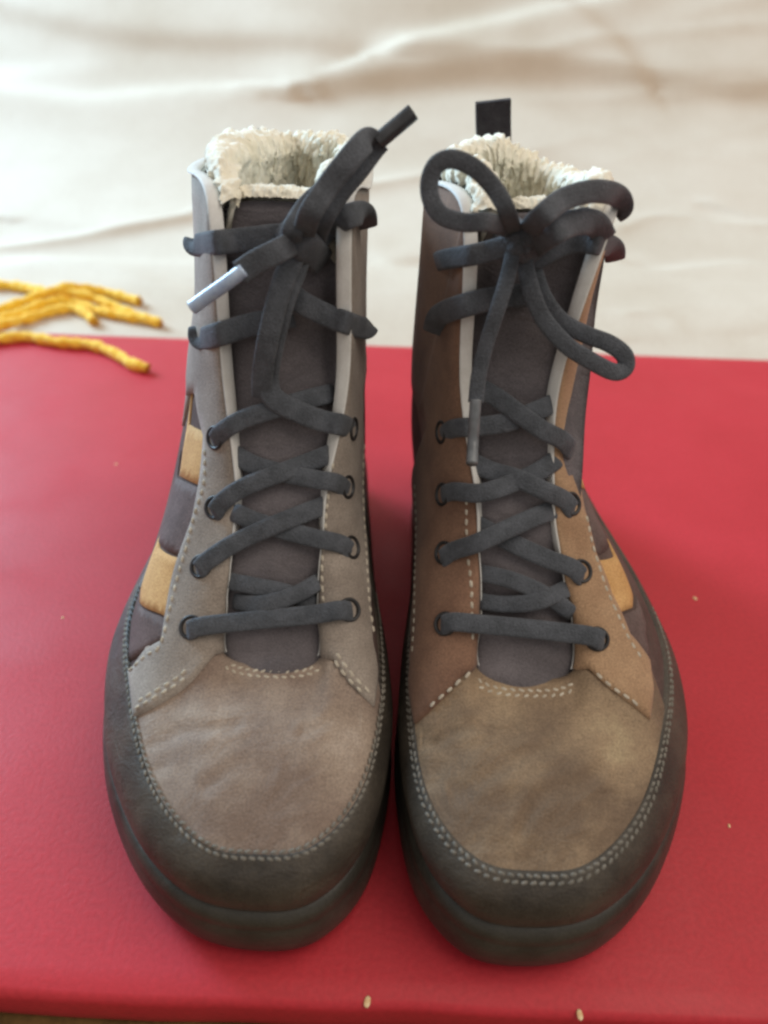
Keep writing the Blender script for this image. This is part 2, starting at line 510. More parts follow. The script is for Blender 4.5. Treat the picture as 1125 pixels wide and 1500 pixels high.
class Boot:
    def __init__(self, name, org, side, bend, label, spec_mods=()):
        self.org, self.side, self.bend = np.array(org, float), side, bend
        root = bpy.data.objects.new(name, None)
        root.empty_display_size = 0.05
        COL.objects.link(root)
        root.location = self.org.tolist()
        root['org'] = self.org.tolist()
        tag(root, label, 'boot', 'pair of lined lace-up boots')
        self.root = root
        rows = np.zeros((NS, 5, 3))
        ol = np.array([OUTLINE[s] for s in STA])
        self.ol = ol
        nrm = self.outline_normals(ol)
        for i, s in enumerate(STA):
            fe = np.array([*(ol[i] - nrm[i] * 0.0050), 0.027])
            ra = np.array(RAND[s])
            mid = (fe + ra) / 2 + np.array([*(nrm[i] * 0.0030), 0.0012])
            rows[i] = [fe, mid, ra, MID[s], OPEN[s]]
        for st, r_, da, db, dz in spec_mods:
            rows[IDX[st], r_] += (da, db, dz)
        self.rows = rows
        # dense grid in world space for pixel look-ups
        self.gu, self.gv = np.linspace(0, NS, 721)[:-1], np.linspace(0, 4, 121)
        U, V = np.meshgrid(self.gu, self.gv, indexing='ij')
        P, Nn = self.surf(U.ravel(), V.ravel())
        x, y, d = project(P)
        face = np.sum(Nn * (CAM - P), axis=1) > 0
        self.pix = (x, y, d, face, U.ravel(), V.ravel())

    @staticmethod
    def outline_normals(ol):
        t = unit(np.roll(ol, -1, 0) - np.roll(ol, 1, 0))
        n = np.stack([t[:, 1], -t[:, 0]], 1)
        c = ol.mean(0)
        s = np.sign(np.sum(n * (ol - c), axis=1))
        return n * s[:, None]

    def world(self, L):
        L = np.asarray(L, float)
        a, b, z = L[..., 0], L[..., 1], L[..., 2]
        a = a + self.bend * np.maximum(b - 0.07, 0)
        return np.stack([self.org[0] + self.side * a, self.org[1] + b, self.org[2] + z], -1)

    def local_surf(self, u, v):
        u = np.asarray(u, float)
        v = np.clip(np.asarray(v, float), 0, 4)
        k = 5
        j = np.clip(np.floor(v).astype(int), 0, 3)
        f = (v - j)[:, None]
        iu = np.floor(u).astype(int)
        fu = (u - iu)[:, None]

        def row(jj):
            ext_lo, ext_hi = jj < 0, jj > 4
            jc = np.clip(jj, 0, 4)
            def g(m):
                p = self.rows[(iu + m) % NS, jc]
                lo = 2 * self.rows[(iu + m) % NS, 0] - self.rows[(iu + m) % NS, 1]
                hi = 2 * self.rows[(iu + m) % NS, 4] - self.rows[(iu + m) % NS, 3]
                return np.where(ext_lo[:, None], lo, np.where(ext_hi[:, None], hi, p))
            p0, p1, p2, p3 = g(-1), g(0), g(1), g(2)
            return 0.5 * (2 * p1 + (p2 - p0) * fu + (2 * p0 - 5 * p1 + 4 * p2 - p3) * fu ** 2 + (3 * p1 - p0 - 3 * p2 + p3) * fu ** 3)
        q0, q1, q2, q3 = row(j - 1), row(j), row(j + 1), row(j + 2)
        return 0.5 * (2 * q1 + (q2 - q0) * f + (2 * q0 - 5 * q1 + 4 * q2 - q3) * f ** 2 + (3 * q1 - q0 - 3 * q2 + q3) * f ** 3)

    def surf(self, u, v):
        u, v = np.atleast_1d(np.asarray(u, float)), np.atleast_1d(np.asarray(v, float))
        e = 0.02
        P = self.world(self.local_surf(u, v))
        du = self.world(self.local_surf(u + e, v)) - self.world(self.local_surf(u - e, v))
        v2, v1 = np.minimum(v + e, 4), np.maximum(v - e, 0)
        dv = self.world(self.local_surf(u, v2)) - self.world(self.local_surf(u, v1))
        n = unit(np.cross(du, dv))
        return P, n * (1.0 if self.side < 0 else -1.0) * -1.0 if False else (P, self._orient(P, n))[1]

    def _orient(self, P, n):
        return n * self.side * ORIENT

    def uv_of(self, px, py):
        x, y, d, face, U, V = self.pix
        q = (x - px) ** 2 + (y - py) ** 2 + np.where(face, 0, 1e5)
        m = q.min()
        near = np.where(q < m + 30)[0]
        k = near[np.argmin(d[near] * 2000 + q[near])]
        return U[k], V[k]

    def uv_line(self, pts, n=None):
        """pixels (pairs of numbers) or ('uv', u, v) -> dense uv polyline"""
        uv = []
        for p in pts:
            if p[0] == 'uv':
                uv.append((p[1], p[2]))
            else:
                q = self.uv_of(*p[:2])
                uv.append((q[0] + (.45 * p[2] if len(p) > 2 else 0), q[1] + (.45 * p[3] if len(p) > 3 else 0)))
        uv = np.array(uv)
        for i in range(1, len(uv)):                       # unwrap u
            while uv[i, 0] - uv[i - 1, 0] > NS / 2:
                uv[i, 0] -= NS
            while uv[i, 0] - uv[i - 1, 0] < -NS / 2:
                uv[i, 0] += NS
        return uv

    def panel(self, name, uv, mat, off=0.001, folds=(), lip=0.0006, step=(0.10, 0.10), parent=None, dense=0.05, skirt=0.0012):
        """a leather piece lying on the boot: uv outline (closed), filled, raised by off, edge rolled down"""
        uv = np.asarray(uv, float)
        out = []
        for a, b in zip(uv, np.roll(uv, -1, 0)):
            n = max(1, int(np.linalg.norm((b - a)) / dense))
            for k in range(n):
                out.append(a + (b - a) * k / n)
        out = np.array(out)
        lo, hi = out.min(0), out.max(0)
        g = []
        us, vs = np.arange(lo[0], hi[0], step[0]), np.arange(lo[1], hi[1], step[1])
        A, B = out, np.roll(out, -1, 0)
        AB = B - A
        L2 = np.maximum(np.sum(AB ** 2, 1), 1e-12)
        for uu in us:
            for vv in vs:
                p = np.array([uu, vv]) + 1e-4
                cond = (A[:, 1] > p[1]) != (B[:, 1] > p[1])
                with np.errstate(divide='ignore', invalid='ignore'):
                    xi = A[:, 0] + (p[1] - A[:, 1]) / (B[:, 1] - A[:, 1]) * AB[:, 0]
                if (np.count_nonzero(cond & (p[0] < xi)) % 2) == 0:
                    continue
                t = np.clip(np.sum((p - A) * AB, 1) / L2, 0, 1)
                if np.min(np.sum((A + AB * t[:, None] - p) ** 2, 1)) < (0.45 * min(step)) ** 2:
                    continue
                g.append(p)
        allp = [Vector(p) for p in out] + [Vector(p) for p in g]
        no = len(out)
        res = delaunay_2d_cdt(allp, [(i, (i + 1) % no) for i in range(no)], [], 1, 1e-6)
        vv, ff = np.array([tuple(v) for v in res[0]]), res[2]
        orig = res[3]
        onb = np.zeros(len(vv), bool)
        for e in res[1]:
            pass
        # boundary = edges used once
        cnt = {}
        for f in ff:
            for i in range(len(f)):
                e = (f[i], f[(i + 1) % len(f)])
                cnt[tuple(sorted(e))] = cnt.get(tuple(sorted(e)), 0) + 1
        bd = [e for e, c in cnt.items() if c == 1]
        for e in bd:
            onb[list(e)] = True
        P, Nn = self.surf(vv[:, 0], vv[:, 1])
        raise_ = np.where(onb, off - lip, off)
        for fold, wd, dp in folds:
            L_ = catmull(self.uv_line(fold), 40)
            for sh in (-NS, 0, NS):
                q = L_ + np.array([sh, 0])
                d = np.sqrt(np.min(((vv[:, None, :] - q[None]) * np.array([1.0, 1.0])) ** 2 @ np.ones(2), axis=1))
                raise_ = raise_ + dp * (np.exp(-(d / wd) ** 2) - .5 * np.exp(-((d - 1.8 * wd) / wd) ** 2))
        V = P + Nn * raise_[:, None]
        V = list(V)
        F = [tuple(f) for f in ff]
        # face winding towards the normal
        def fix(f):
            a, b, c = (np.asarray(V[i]) for i in f[:3])
            return f if np.cross(b - a, c - a) @ Nn[f[0]] > 0 else f[::-1]
        F = [fix(f) for f in F]
        mp = {}
        for i in np.where(onb)[0]:
            mp[i] = len(V)
            V.append(P[i] - Nn[i] * skirt)
        for f in list(F):
            for i in range(len(f)):
                a, b = f[i], f[(i + 1) % len(f)]
                if cnt.get(tuple(sorted((a, b)))) == 1:
                    F.append((b, a, mp[a], mp[b]))
        o = link(name, V, F, mat, parent or self.root)
        return o

    def stitch(self, uv, off, rows=(0.0,), length=0.0026, gap=0.0012, width=0.0011, mat='thread', angle=0.0):
        """one seam: rows of little thread bars following a uv line"""
        uv = np.asarray(uv, float)
        t = np.linspace(0, len(uv) - 1, 400)
        line = catmull_at(uv, t)
        P, Nn = self.surf(line[:, 0], line[:, 1])
        s = np.concatenate([[0], np.cumsum(np.linalg.norm(np.diff(P, axis=0), axis=1))])
        bag = Bag()
        for ri, r in enumerate(rows):
            pos = np.arange((length + gap) * (0.5 + 0.5 * (ri % 2)), s[-1] - length / 2, length + gap)
            for q in pos:
                k = np.searchsorted(s, q)
                k = min(max(k, 1), len(P) - 2)
                T = unit(P[k + 1] - P[k - 1])
                n = Nn[k]
                W = np.cross(n, T)
                an = angle * (1 if ri % 2 else -1) + random.gauss(0, 0.06)
                T2 = T * math.cos(an) + W * math.sin(an)
                W2 = np.cross(n, T2)
                c = P[k] + n * off + W * r
                hl = length / 2 * random.uniform(0.88, 1.06)
                w = width / 2
                V = []
                for e, (x, hh, ww) in enumerate([(-hl, -0.0003, 0.5), (-hl * 0.6, 0.0004, 1), (hl * 0.6, 0.0004, 1), (hl, -0.0003, 0.5)]):
                    V += [c + T2 * x - W2 * w * ww, c + T2 * x + n * (hh + 0.0002), c + T2 * x + W2 * w * ww]
                F = []
                for e in range(3):
                    F += [(3 * e, 3 * e + 1, 3 * e + 4, 3 * e + 3), (3 * e + 1, 3 * e + 2, 3 * e + 5, 3 * e + 4)]
                bag.add((V, F))
        o = bag.build('stitching', M[mat], self.root)
        o['kind'] = 'stuff'
        return o


# find the sign that makes normals point outwards
ORIENT = 1.0
_probe = Boot.__new__(Boot)


_wk = rng.normal(0, 1, (60, 3))
_wk = _wk / np.linalg.norm(_wk, axis=1, keepdims=True) * (2 * math.pi / rng.uniform(.0028, .0062, (60, 1)))
_wp = rng.uniform(0, 6.28, 60)


def pile(G, amp):
    """a coarse grid of points -> fine curly pile standing on it"""
    k = 4
    nu, nv = G.shape[0], G.shape[1]
    tu, tv = np.linspace(0, nu - 1, nu * k), np.linspace(0, nv - 1, nv * k)
    A = catmull_at(G.reshape(nu, -1), tu).reshape(len(tu), nv, 3)
    A = np.stack([catmull_at(A[q], tv) for q in range(len(tu))])
    n = unit(np.cross(np.gradient(A, axis=0), np.gradient(A, axis=1)))
    w = np.zeros(A.shape[:2])
    for a, p in zip(_wk, _wp):
        w += np.sin(A @ a + p)
    w = w / math.sqrt(30)
    f = np.abs(w)
    A = A + n * (amp * (1.2 - 1.5 * np.minimum(f, 1.4)) + .00018 * rng.normal(0, 1, w.shape))[..., None] * -1.0
    A = A + rng.normal(0, .00010, A.shape)
    return list(A.reshape(-1, 3)), grid_faces(len(tu), len(tv))


def make_boot(spec):
    global ORIENT
    B = Boot('boot', spec['org'], spec['side'], spec['bend'], spec['label'], spec.get('mods', ()))
    P, n = B.surf([IDX['t0']], [2.5])
    if n[0][2] < 0:
        ORIENT = -ORIENT
        U, V = np.meshgrid(B.gu, B.gv, indexing='ij')
        P, Nn = B.surf(U.ravel(), V.ravel())
        x, y, d, _, a, b = B.pix
        B.pix = (x, y, d, np.sum(Nn * (CAM - P), axis=1) > 0, a, b)
    root = B.root

    # ---- sole: ridged rubber cup
    nu = 150
    uu = np.linspace(0, NS, nu, endpoint=False)
    ol = catmull_at(B.ol, uu, True)
    nr = Boot.outline_normals(ol)
    prof = [(-.030, .0006), (-.010, 0.0), (-.0052, .0010), (-.0022, .0038), (-.0005, .0082), (0, .0128), (-.0005, .0165), (-.0011, .0190),
            (-.0015, .0200), (-.0013, .0214), (-.0019, .0236), (-.0030, .0254), (-.0042, .0264), (-.0065, .0264), (-.012, .0262)]
    V = []
    for i in range(nu):
        for off, z in prof:
            toe = math.exp(-(ol[i][1] / 0.05) ** 2)
            V.append(B.world(np.array([*(ol[i] + nr[i] * off), z * (1 + 0.06 * toe)])))
    F = grid_faces(nu, len(prof), True)
    F.append([i * len(prof) for i in range(nu)])
    link('sole', V, F, M['sole'], root)

    # ---- upper shell (quarter leather) with a lining skin inside
    nu, nv = 216, 60
    uu, vv = np.linspace(0, NS, nu, endpoint=False), np.linspace(0, 4, nv)
    U, Vv = np.meshgrid(uu, vv, indexing='ij')
    P, Nn = B.surf(U.ravel(), Vv.ravel())
    F = grid_faces(nu, nv, True)
    link('quarter', P, F, M['quarter'], root)
    link('inner_lining', P - Nn * 0.0028, F, M['lining'], root)
    shell = (list(P), F)

    # ---- toe rand all round the foot
    ring_top = 1.97
    nu = 260
    uu = np.linspace(0, NS, nu, endpoint=False)
    vv = np.array([0.0, .13, .26, .41, .56, .71, .84, .93, .975, .99, 1.0])
    offs = np.array([.0003, .0012, .0014, .0014, .0014, .0014, .0015, .0016, .0015, .0010, -.0006])
    U, Vv = np.meshgrid(uu, vv, indexing='ij')
    Vv = Vv * rand_top(U)
    P, Nn = B.surf(U.ravel(), Vv.ravel())
    P = P + Nn * np.tile(offs, nu)[:, None]
    link('toe_rand', P, grid_faces(nu, len(vv), True), M['rand'], root)

    # ---- vamp
    top = [(u, 4.0) for u in np.linspace(IDX['o1'] + .25, -1.25, 24)]
    bot = [(u, 1.95) for u in np.linspace(-3.2, 3.2, 60)]
    vamp = np.array(bot + [(3.2, 2.6), (2.2, 3.2)] + top + [(-2.2, 3.2), (-3.2, 2.6)])
    B.panel('vamp', vamp, M[spec.get('vamp_mat', 'vamp')], off=.0010, lip=.0004, step=(.08, .06), folds=spec['folds'])

    # ---- eyestays, check patches, cuff: outlines picked on the surface
    for part in spec['eyestays']:
        uv = B.uv_line(part['px'])
        inner = part['edge']                        # (u from, u to) along the opening
        edge = [(u, 4.0) for u in np.linspace(inner[0], inner[1], 40)]
        k = round((uv[0, 0] - edge[-1][0]) / NS) * NS
        edge = [(u + k, v) for u, v in edge]
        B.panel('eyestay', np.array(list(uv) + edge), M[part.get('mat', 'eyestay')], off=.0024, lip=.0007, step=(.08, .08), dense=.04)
        for st in part.get('stitch', []):
            B.stitch(B.uv_line(st['px']), .0024, rows=st.get('rows', (0,)), mat=st.get('mat', 'thread'))
    for ch in spec['checks']:
        B.panel('check_patch', B.uv_line(ch['px']), M[ch['mat']], off=.0008, lip=.00025, step=(.08, .08), dense=.04)
    cu = spec.get('cuff')
    if cu:
        a = [(u, 4.0) for u in np.linspace(cu[1], cu[0], 90)]
        b = [(u, cu[2]) for u in np.linspace(cu[0], cu[1], 90)]
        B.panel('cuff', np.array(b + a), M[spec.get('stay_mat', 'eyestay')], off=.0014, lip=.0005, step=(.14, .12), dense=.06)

    # ---- seams of the toe
    r2 = np.array([(u, float(rand_top(u)) - .075) for u in np.linspace(-4.6, 4.6, 80)])
    B.stitch(r2, .0016, rows=(-.0002, -.0022), mat='thread_dark', length=.0022, gap=.0006, angle=.30)
    th = np.array([(u, 3.86) for u in np.linspace(-.98, .98, 30)])
    B.stitch(th, .0010, rows=(0.0, -.0022), length=.0022, gap=.0009, angle=.45, width=.0010)

    # ---- pale cut edge along the opening
    nu = 200
    uu = np.linspace(IDX['o1'] - .05, IDX['i1'] + .05, nu)
    P4, N4 = B.surf(uu, np.full(nu, 4.0))
    P3, N3 = B.surf(uu, np.full(nu, 3.96))
    up = unit(P4 - P3)
    rows_ = [P4 + N4 * .0022 - up * .0004, P4 + N4 * .0024 + up * .0003, P4 + N4 * .0016 + up * .0007, P4 - N4 * .0006 + up * .0008, P4 - N4 * .0026 + up * .0004, P4 - N4 * .0032 - up * .0016]
    V = np.stack(rows_, 1).reshape(-1, 3)
    link('edge_binding', V, grid_faces(nu, len(rows_)), M['edge'], root)

    # ---- tongue: padded, tucked under the vamp
    TC = np.array([(0, .052, .056), (0, .066, .0635), (0, .076, .0720), (0, .090, .0860), (-.0005, .1035, .1025), (-.001, .1175, .1220), (.0005, .1365, .1510), (.0010, .1505, .1810), (.0010, .1570, .2050)])
    HW = np.array([.018, .0205, .0225, .0225, .0225, .0225, .0222, .0226, .0235])
    nt, nw = 80, 25
    tt = np.linspace(0, len(TC) - 1, nt)
    C = catmull_at(TC, tt)
    W = catmull_at(HW[:, None], tt)[:, 0]
    T = unit(np.gradient(C, axis=0))
    Vf, Vb = [], []
    for i in range(nt):
        nn = unit(np.cross([1, 0, 0], T[i]))
        if nn[2] < 0:
            nn = -nn
        for j in range(nw):
            s = -1 + 2 * j / (nw - 1)
            puck = 0.0007 * math.sin(tt[i] * 6.0 + s * 2) + 0.0009 * math.sin(tt[i] * 2.3 + 3 * s) * (1 - abs(s))
            bul = .0012 - .0062 * s * s - 0.0016 * math.exp(-((abs(s) - .86) / .05) ** 2)
            topc = -0.006 * max(0, (tt[i] - 7.4) / .6) ** 2 * abs(s) ** 3
            p = C[i] + np.array([s * W[i], 0, 0]) + nn * (bul + puck) + T[i] * topc
            Vf.append(B.world(p))
            Vb.append(B.world(p - nn * .006))
    F = grid_faces(nt, nw, flip=(spec['side'] > 0))
    V = Vf + Vb
    n0 = len(Vf)
    FF = list(F) + [tuple(i + n0 for i in f[::-1]) for f in F]
    for i in range(nt - 1):
        for j in (0, nw - 1):
            a, b = i * nw + j, (i + 1) * nw + j
            FF.append((a, b, b + n0, a + n0))
    for i in (0, nt - 1):
        for j in range(nw - 1):
            a, b = i * nw + j, i * nw + j + 1
            FF.append((a, b, b + n0, a + n0))
    link('tongue', V, FF, M['tongue'], root)
    tongue = (Vf, F)

    # ---- fleece: collar roll + inner wall + back of the tongue, with fibres
    bag = Bag()
    nu = 110
    uu = np.linspace(IDX['o6'] - .06, IDX['i6'] + .06, nu)
    prof_v = np.linspace(2.2, 4.0, 22)
    sec = []
    puff = sum(am * np.exp(-((uu - ce) / wi) ** 2) for ce, wi, am in spec['puffs'])
    for v in prof_v:
        P, Nn = B.surf(uu, np.full(nu, v))
        th = .0045 + .0040 * np.clip((v - 3.2) / .8, 0, 1)
        endf = np.clip(np.minimum(uu - uu[0], uu[-1] - uu) / .45 - .1, .1, 1)[:, None] ** (1.0 if v < 3.7 else .3)
        sec.append(P - Nn * (.0044 * (1 - endf) + endf * (th + puff[:, None] * np.clip((v - 3.0) / .8, .2, 1))))
    P4, N4 = B.surf(uu, np.full(nu, 4.0))
    P3, _ = B.surf(uu, np.full(nu, 3.9))
    up = unit(unit(P4 - P3) + np.array([0, 0, 1.2]))
    frontfade = np.clip(np.minimum(uu - uu[0], uu[-1] - uu) / .4, 0.6, 1)[:, None]
    for off, h in ((.0092, .0020), (.0082, .0044), (.0060, .0058), (.0036, .0052), (.0022, .0030), (.0030, .0000)):
        sec.append(P4 - N4 * (off + puff[:, None] * (off / .0092)) + up * (h + puff[:, None] * .45 * min(1, h / .0044)) * frontfade)
    S_ = np.stack(sec, 1)
    lump = np.array([[math.sin(i * 1.1 + j * 1.3) * math.sin(i * .47 - j * .8) + .6 * math.sin(i * 2.3 - j * 2.1) for j in range(S_.shape[1])] for i in range(nu)])
    S_ = S_ + (np.roll(S_, 1, 1) - S_)[:, :, :] * 0 + lump[:, :, None] * np.array([.0009, .0009, .0011])
    V_, F_ = pile(S_, .0005)
    bag.add((V_, F_))
    # back of the tongue
    tf = []
    its = list(range(44, nt)) + [nt] * 6
    for r_, i in enumerate(its):
        for j in range(nw):
            s = -1 + 2 * j / (nw - 1)
            if i < nt:
                nn = unit(np.cross([1, 0, 0], T[i]))
                nn = nn if nn[2] > 0 else -nn
                bul = .0012 - .0062 * s * s
                p = C[i] + np.array([s * W[i] * .97, 0, 0]) - nn * (.0105 - bul)
            else:
                k = r_ - (nt - 44)
                ang = math.pi * (k + .5) / 6
                nn = unit(np.cross([1, 0, 0], T[-1]))
                nn = nn if nn[2] > 0 else -nn
                bul = .0012 - .0062 * s * s
                cc = C[-1] + np.array([s * W[-1] * .97, 0, 0]) - nn * (.0060 - bul) - T[-1] * 0.006 * abs(s) ** 3
                p = cc - nn * .0048 * math.cos(ang) + T[-1] * .0050 * math.sin(ang)
            tf.append(B.world(p))
    V_, F_ = pile(np.array(tf).reshape(len(its), nw, 3), .0004)
    b2 = Bag().add((V_, F_))
    bag.build('fleece_lining', M['fleece'], root)
    b2.build('tongue_fleece', M['fleece'], root)

    # ---- ray target for laces and eyelets
    Vt = [Vector(v) for v in shell[0]] + [Vector(v) for v in tongue[0]]
    Ft = [tuple(f) for f in shell[1]] + [tuple(i + len(shell[0]) for i in f) for f in tongue[1]]
    bvh = BVHTree.FromPolygons(Vt, Ft)
    bvh_shell = BVHTree.FromPolygons([Vector(v) for v in shell[0]], [tuple(f) for f in shell[1]])
    bvh_tongue = BVHTree.FromPolygons([Vector(v) for v in tongue[0]], [tuple(f) for f in tongue[1]])

    def hit(px, py):
        d = Vector(ray(px, py)).normalized()
        loc, n, _, dist = bvh.ray_cast(Vector(CAM), d)
        if loc is None:
            return None, None, d
        if n @ d > 0:
            n = -n
        return np.array(loc), np.array(n), np.array(d)

    ymid = B.org[1] + .15

    def snap(e):
        k = min(spec['eyelets'], key=lambda p: (p[0] - e[0]) ** 2 + (p[1] - e[1]) ** 2)
        if (k[0] - e[0]) ** 2 + (k[1] - e[1]) ** 2 > 900:
            return e
        f = .30
        return (e[0] * (1 - f) + k[0] * f, e[1] * (1 - f) + k[1] * f, .002)

    def lace_pts(path, n=None):
        path = [snap(e) if q in (0, len(path) - 1) and e[2] == .002 else e for q, e in enumerate(path)]
        ends = [len(path[q]) == 3 and path[q][2] == .002 and min((p[0] - path[q][0]) ** 2 + (p[1] - path[q][1]) ** 2 for p in spec['eyelets']) < 900 for q in (0, -1)]
        """path entries: (px, py, lift) on the surface, or (px, py, lift, b) at depth b behind the toe"""
        P, Nn = [], []
        for e in path:
            px, py, lift = e[:3]
            loc, nn, d = hit(px, py)
            if len(e) > 3 and e[3] is not None:
                loc = at_y(px, py, B.org[1] + e[3])
                nn = -np.array(ray(px, py))
                nn = unit(nn)
            elif loc is None:
                loc = at_y(px, py, ymid)
                nn = unit(-np.array(ray(px, py)))
            if len(e) > 4:
                nn = unit(np.array(e[4]))
            P.append(loc - np.array(d) * lift * 1.15)
            Nn.append(unit(.45 * nn - np.array(d)))
        P, Nn = np.array(P), np.array(Nn)
        m = n or max(14, 12 * len(P))
        P, Nn = catmull(P, m), unit(catmull(Nn, m))
        # drape: keep the lace in front of leather and tongue, except where its ends tuck under an edge
        D = P - CAM
        t = np.linalg.norm(D, axis=1)
        D = D / t[:, None]
        lim = np.full(m, 9.0)
        for k in range(m):
            for tree, clear in ((bvh_shell, .0042), (bvh_tongue, .0014)):
                loc, _, _, dist = tree.ray_cast(Vector(CAM), Vector(D[k]))
                if loc is not None:
                    lim[k] = min(lim[k], dist - clear)
        q = max(2, m // 9)
        if path[0][2] <= .0012:
            lim[:q] = 9
        if path[-1][2] <= .0012:
            lim[-q:] = 9
        over = np.maximum(t - lim, 0)
        r = 3
        env = np.array([over[max(0, k - r):k + r + 1].max() for k in range(m)])
        env = np.where((lim > 8), np.minimum(env, over + .0005), env)
        sm = np.convolve(np.pad(env, 3, mode='edge'), np.ones(7) / 7, 'valid')
        t = t - np.maximum(sm, over)
        t = np.convolve(np.pad(t, 2, mode='edge'), np.array([1, 2, 3, 2, 1]) / 9, 'valid')
        dive = np.array([.0040, .0014, .0003, .0])
        if ends[0]:
            t[:4] += dive
        if ends[1]:
            t[-4:] += dive[::-1]
        tuck = np.array([.0060, .0036, .0016, .0005])
        if len(path[0]) == 3 and path[0][2] <= .0012:
            t[:4] += tuck
        if len(path[-1]) == 3 and path[-1][2] <= .0012:
            t[-4:] += tuck[::-1]
        return CAM + D * t[:, None], Nn

    lb = Bag()
    for path, w in spec['laces']:
        P, Nn = lace_pts(path)
        lb.add(ribbon(P, Nn, w * np.linspace(.98, 1.02, len(P)), .0016))
    for kp, rr in spec['knots']:
        P, Nn = lace_pts(kp)
        lb.add(ribbon(P, Nn, rr, .0030))
    lace = lb.build('lace', M['lace'], root)
    for path, r, mat in spec['aglets']:
        P, Nn = lace_pts(path)
        V, F = tube(P, r, 12)
        link('aglet', V, F, M[mat], lace)

    # ---- eyelets: rolled rings set in the eyestay; hooks higher up
    for px, py in spec['eyelets']:
        loc, nn, d = hit(px, py)
        u, v = B.uv_of(px, py)
        P, Nn = B.surf([u], [v])
        c, n = P[0] + Nn[0] * .0026, Nn[0]
        A = unit(np.cross(n, [0.3, 1, 0.2]))
        Bv = np.cross(n, A)
        V, F = [], []
        K = 24
        ring = [(.0046, -.0006), (.0045, .0003), (.0040, .0006), (.0035, .0003), (.0031, -.0004), (.0031, -.0030)]
        for k in range(K):
            a = 2 * math.pi * k / K
            for r, h in ring:
                V.append(c + (A * math.cos(a) + Bv * math.sin(a)) * r + n * h)
        F = grid_faces(K, len(ring), True)
        F.append([k * len(ring) + 5 for k in range(K)])
        link('eyelet', V, F, M['eyelet'], root)
    # ---- heel pull tab
    if spec.get('tab'):
        t = spec['tab']
        bb = B.org[1] + t['b']
        pts = []
        p0, p1, p2, p3 = (at_y(x, y, bb) for x, y in t['px'])
        rows_ = 12
        F_, V_ = [], []
        for i in range(rows_):
            f = i / (rows_ - 1)
            l, r = p3 * (1 - f) + p0 * f, p2 * (1 - f) + p1 * f
            for j in range(7):
                g = j / 6
                p = l * (1 - g) + r * g
                p = p + np.array([0, .004 * math.sin(f * 2.2), 0])
                V_.append(p)
        n0 = len(V_)
        fr = grid_faces(rows_, 7)
        V_ += [p + np.array([0, .0045 + .002 * math.sin((k // 7) / 11 * 3.1), 0]) for k, p in enumerate(list(V_))]
        F_ = fr + [tuple(i + n0 for i in f[::-1]) for f in fr]
        for i in range(rows_ - 1):
            for j in (0, 6):
                a, b = i * 7 + j, (i + 1) * 7 + j
                F_.append((a, b, b + n0, a + n0))
        for i in (0, rows_ - 1):
            for j in range(6):
                a, b = i * 7 + j, i * 7 + j + 1
                F_.append((a, b, b + n0, a + n0))
        link('pull_tab', V_, F_, M['tab'], root, smooth=False)
    return B


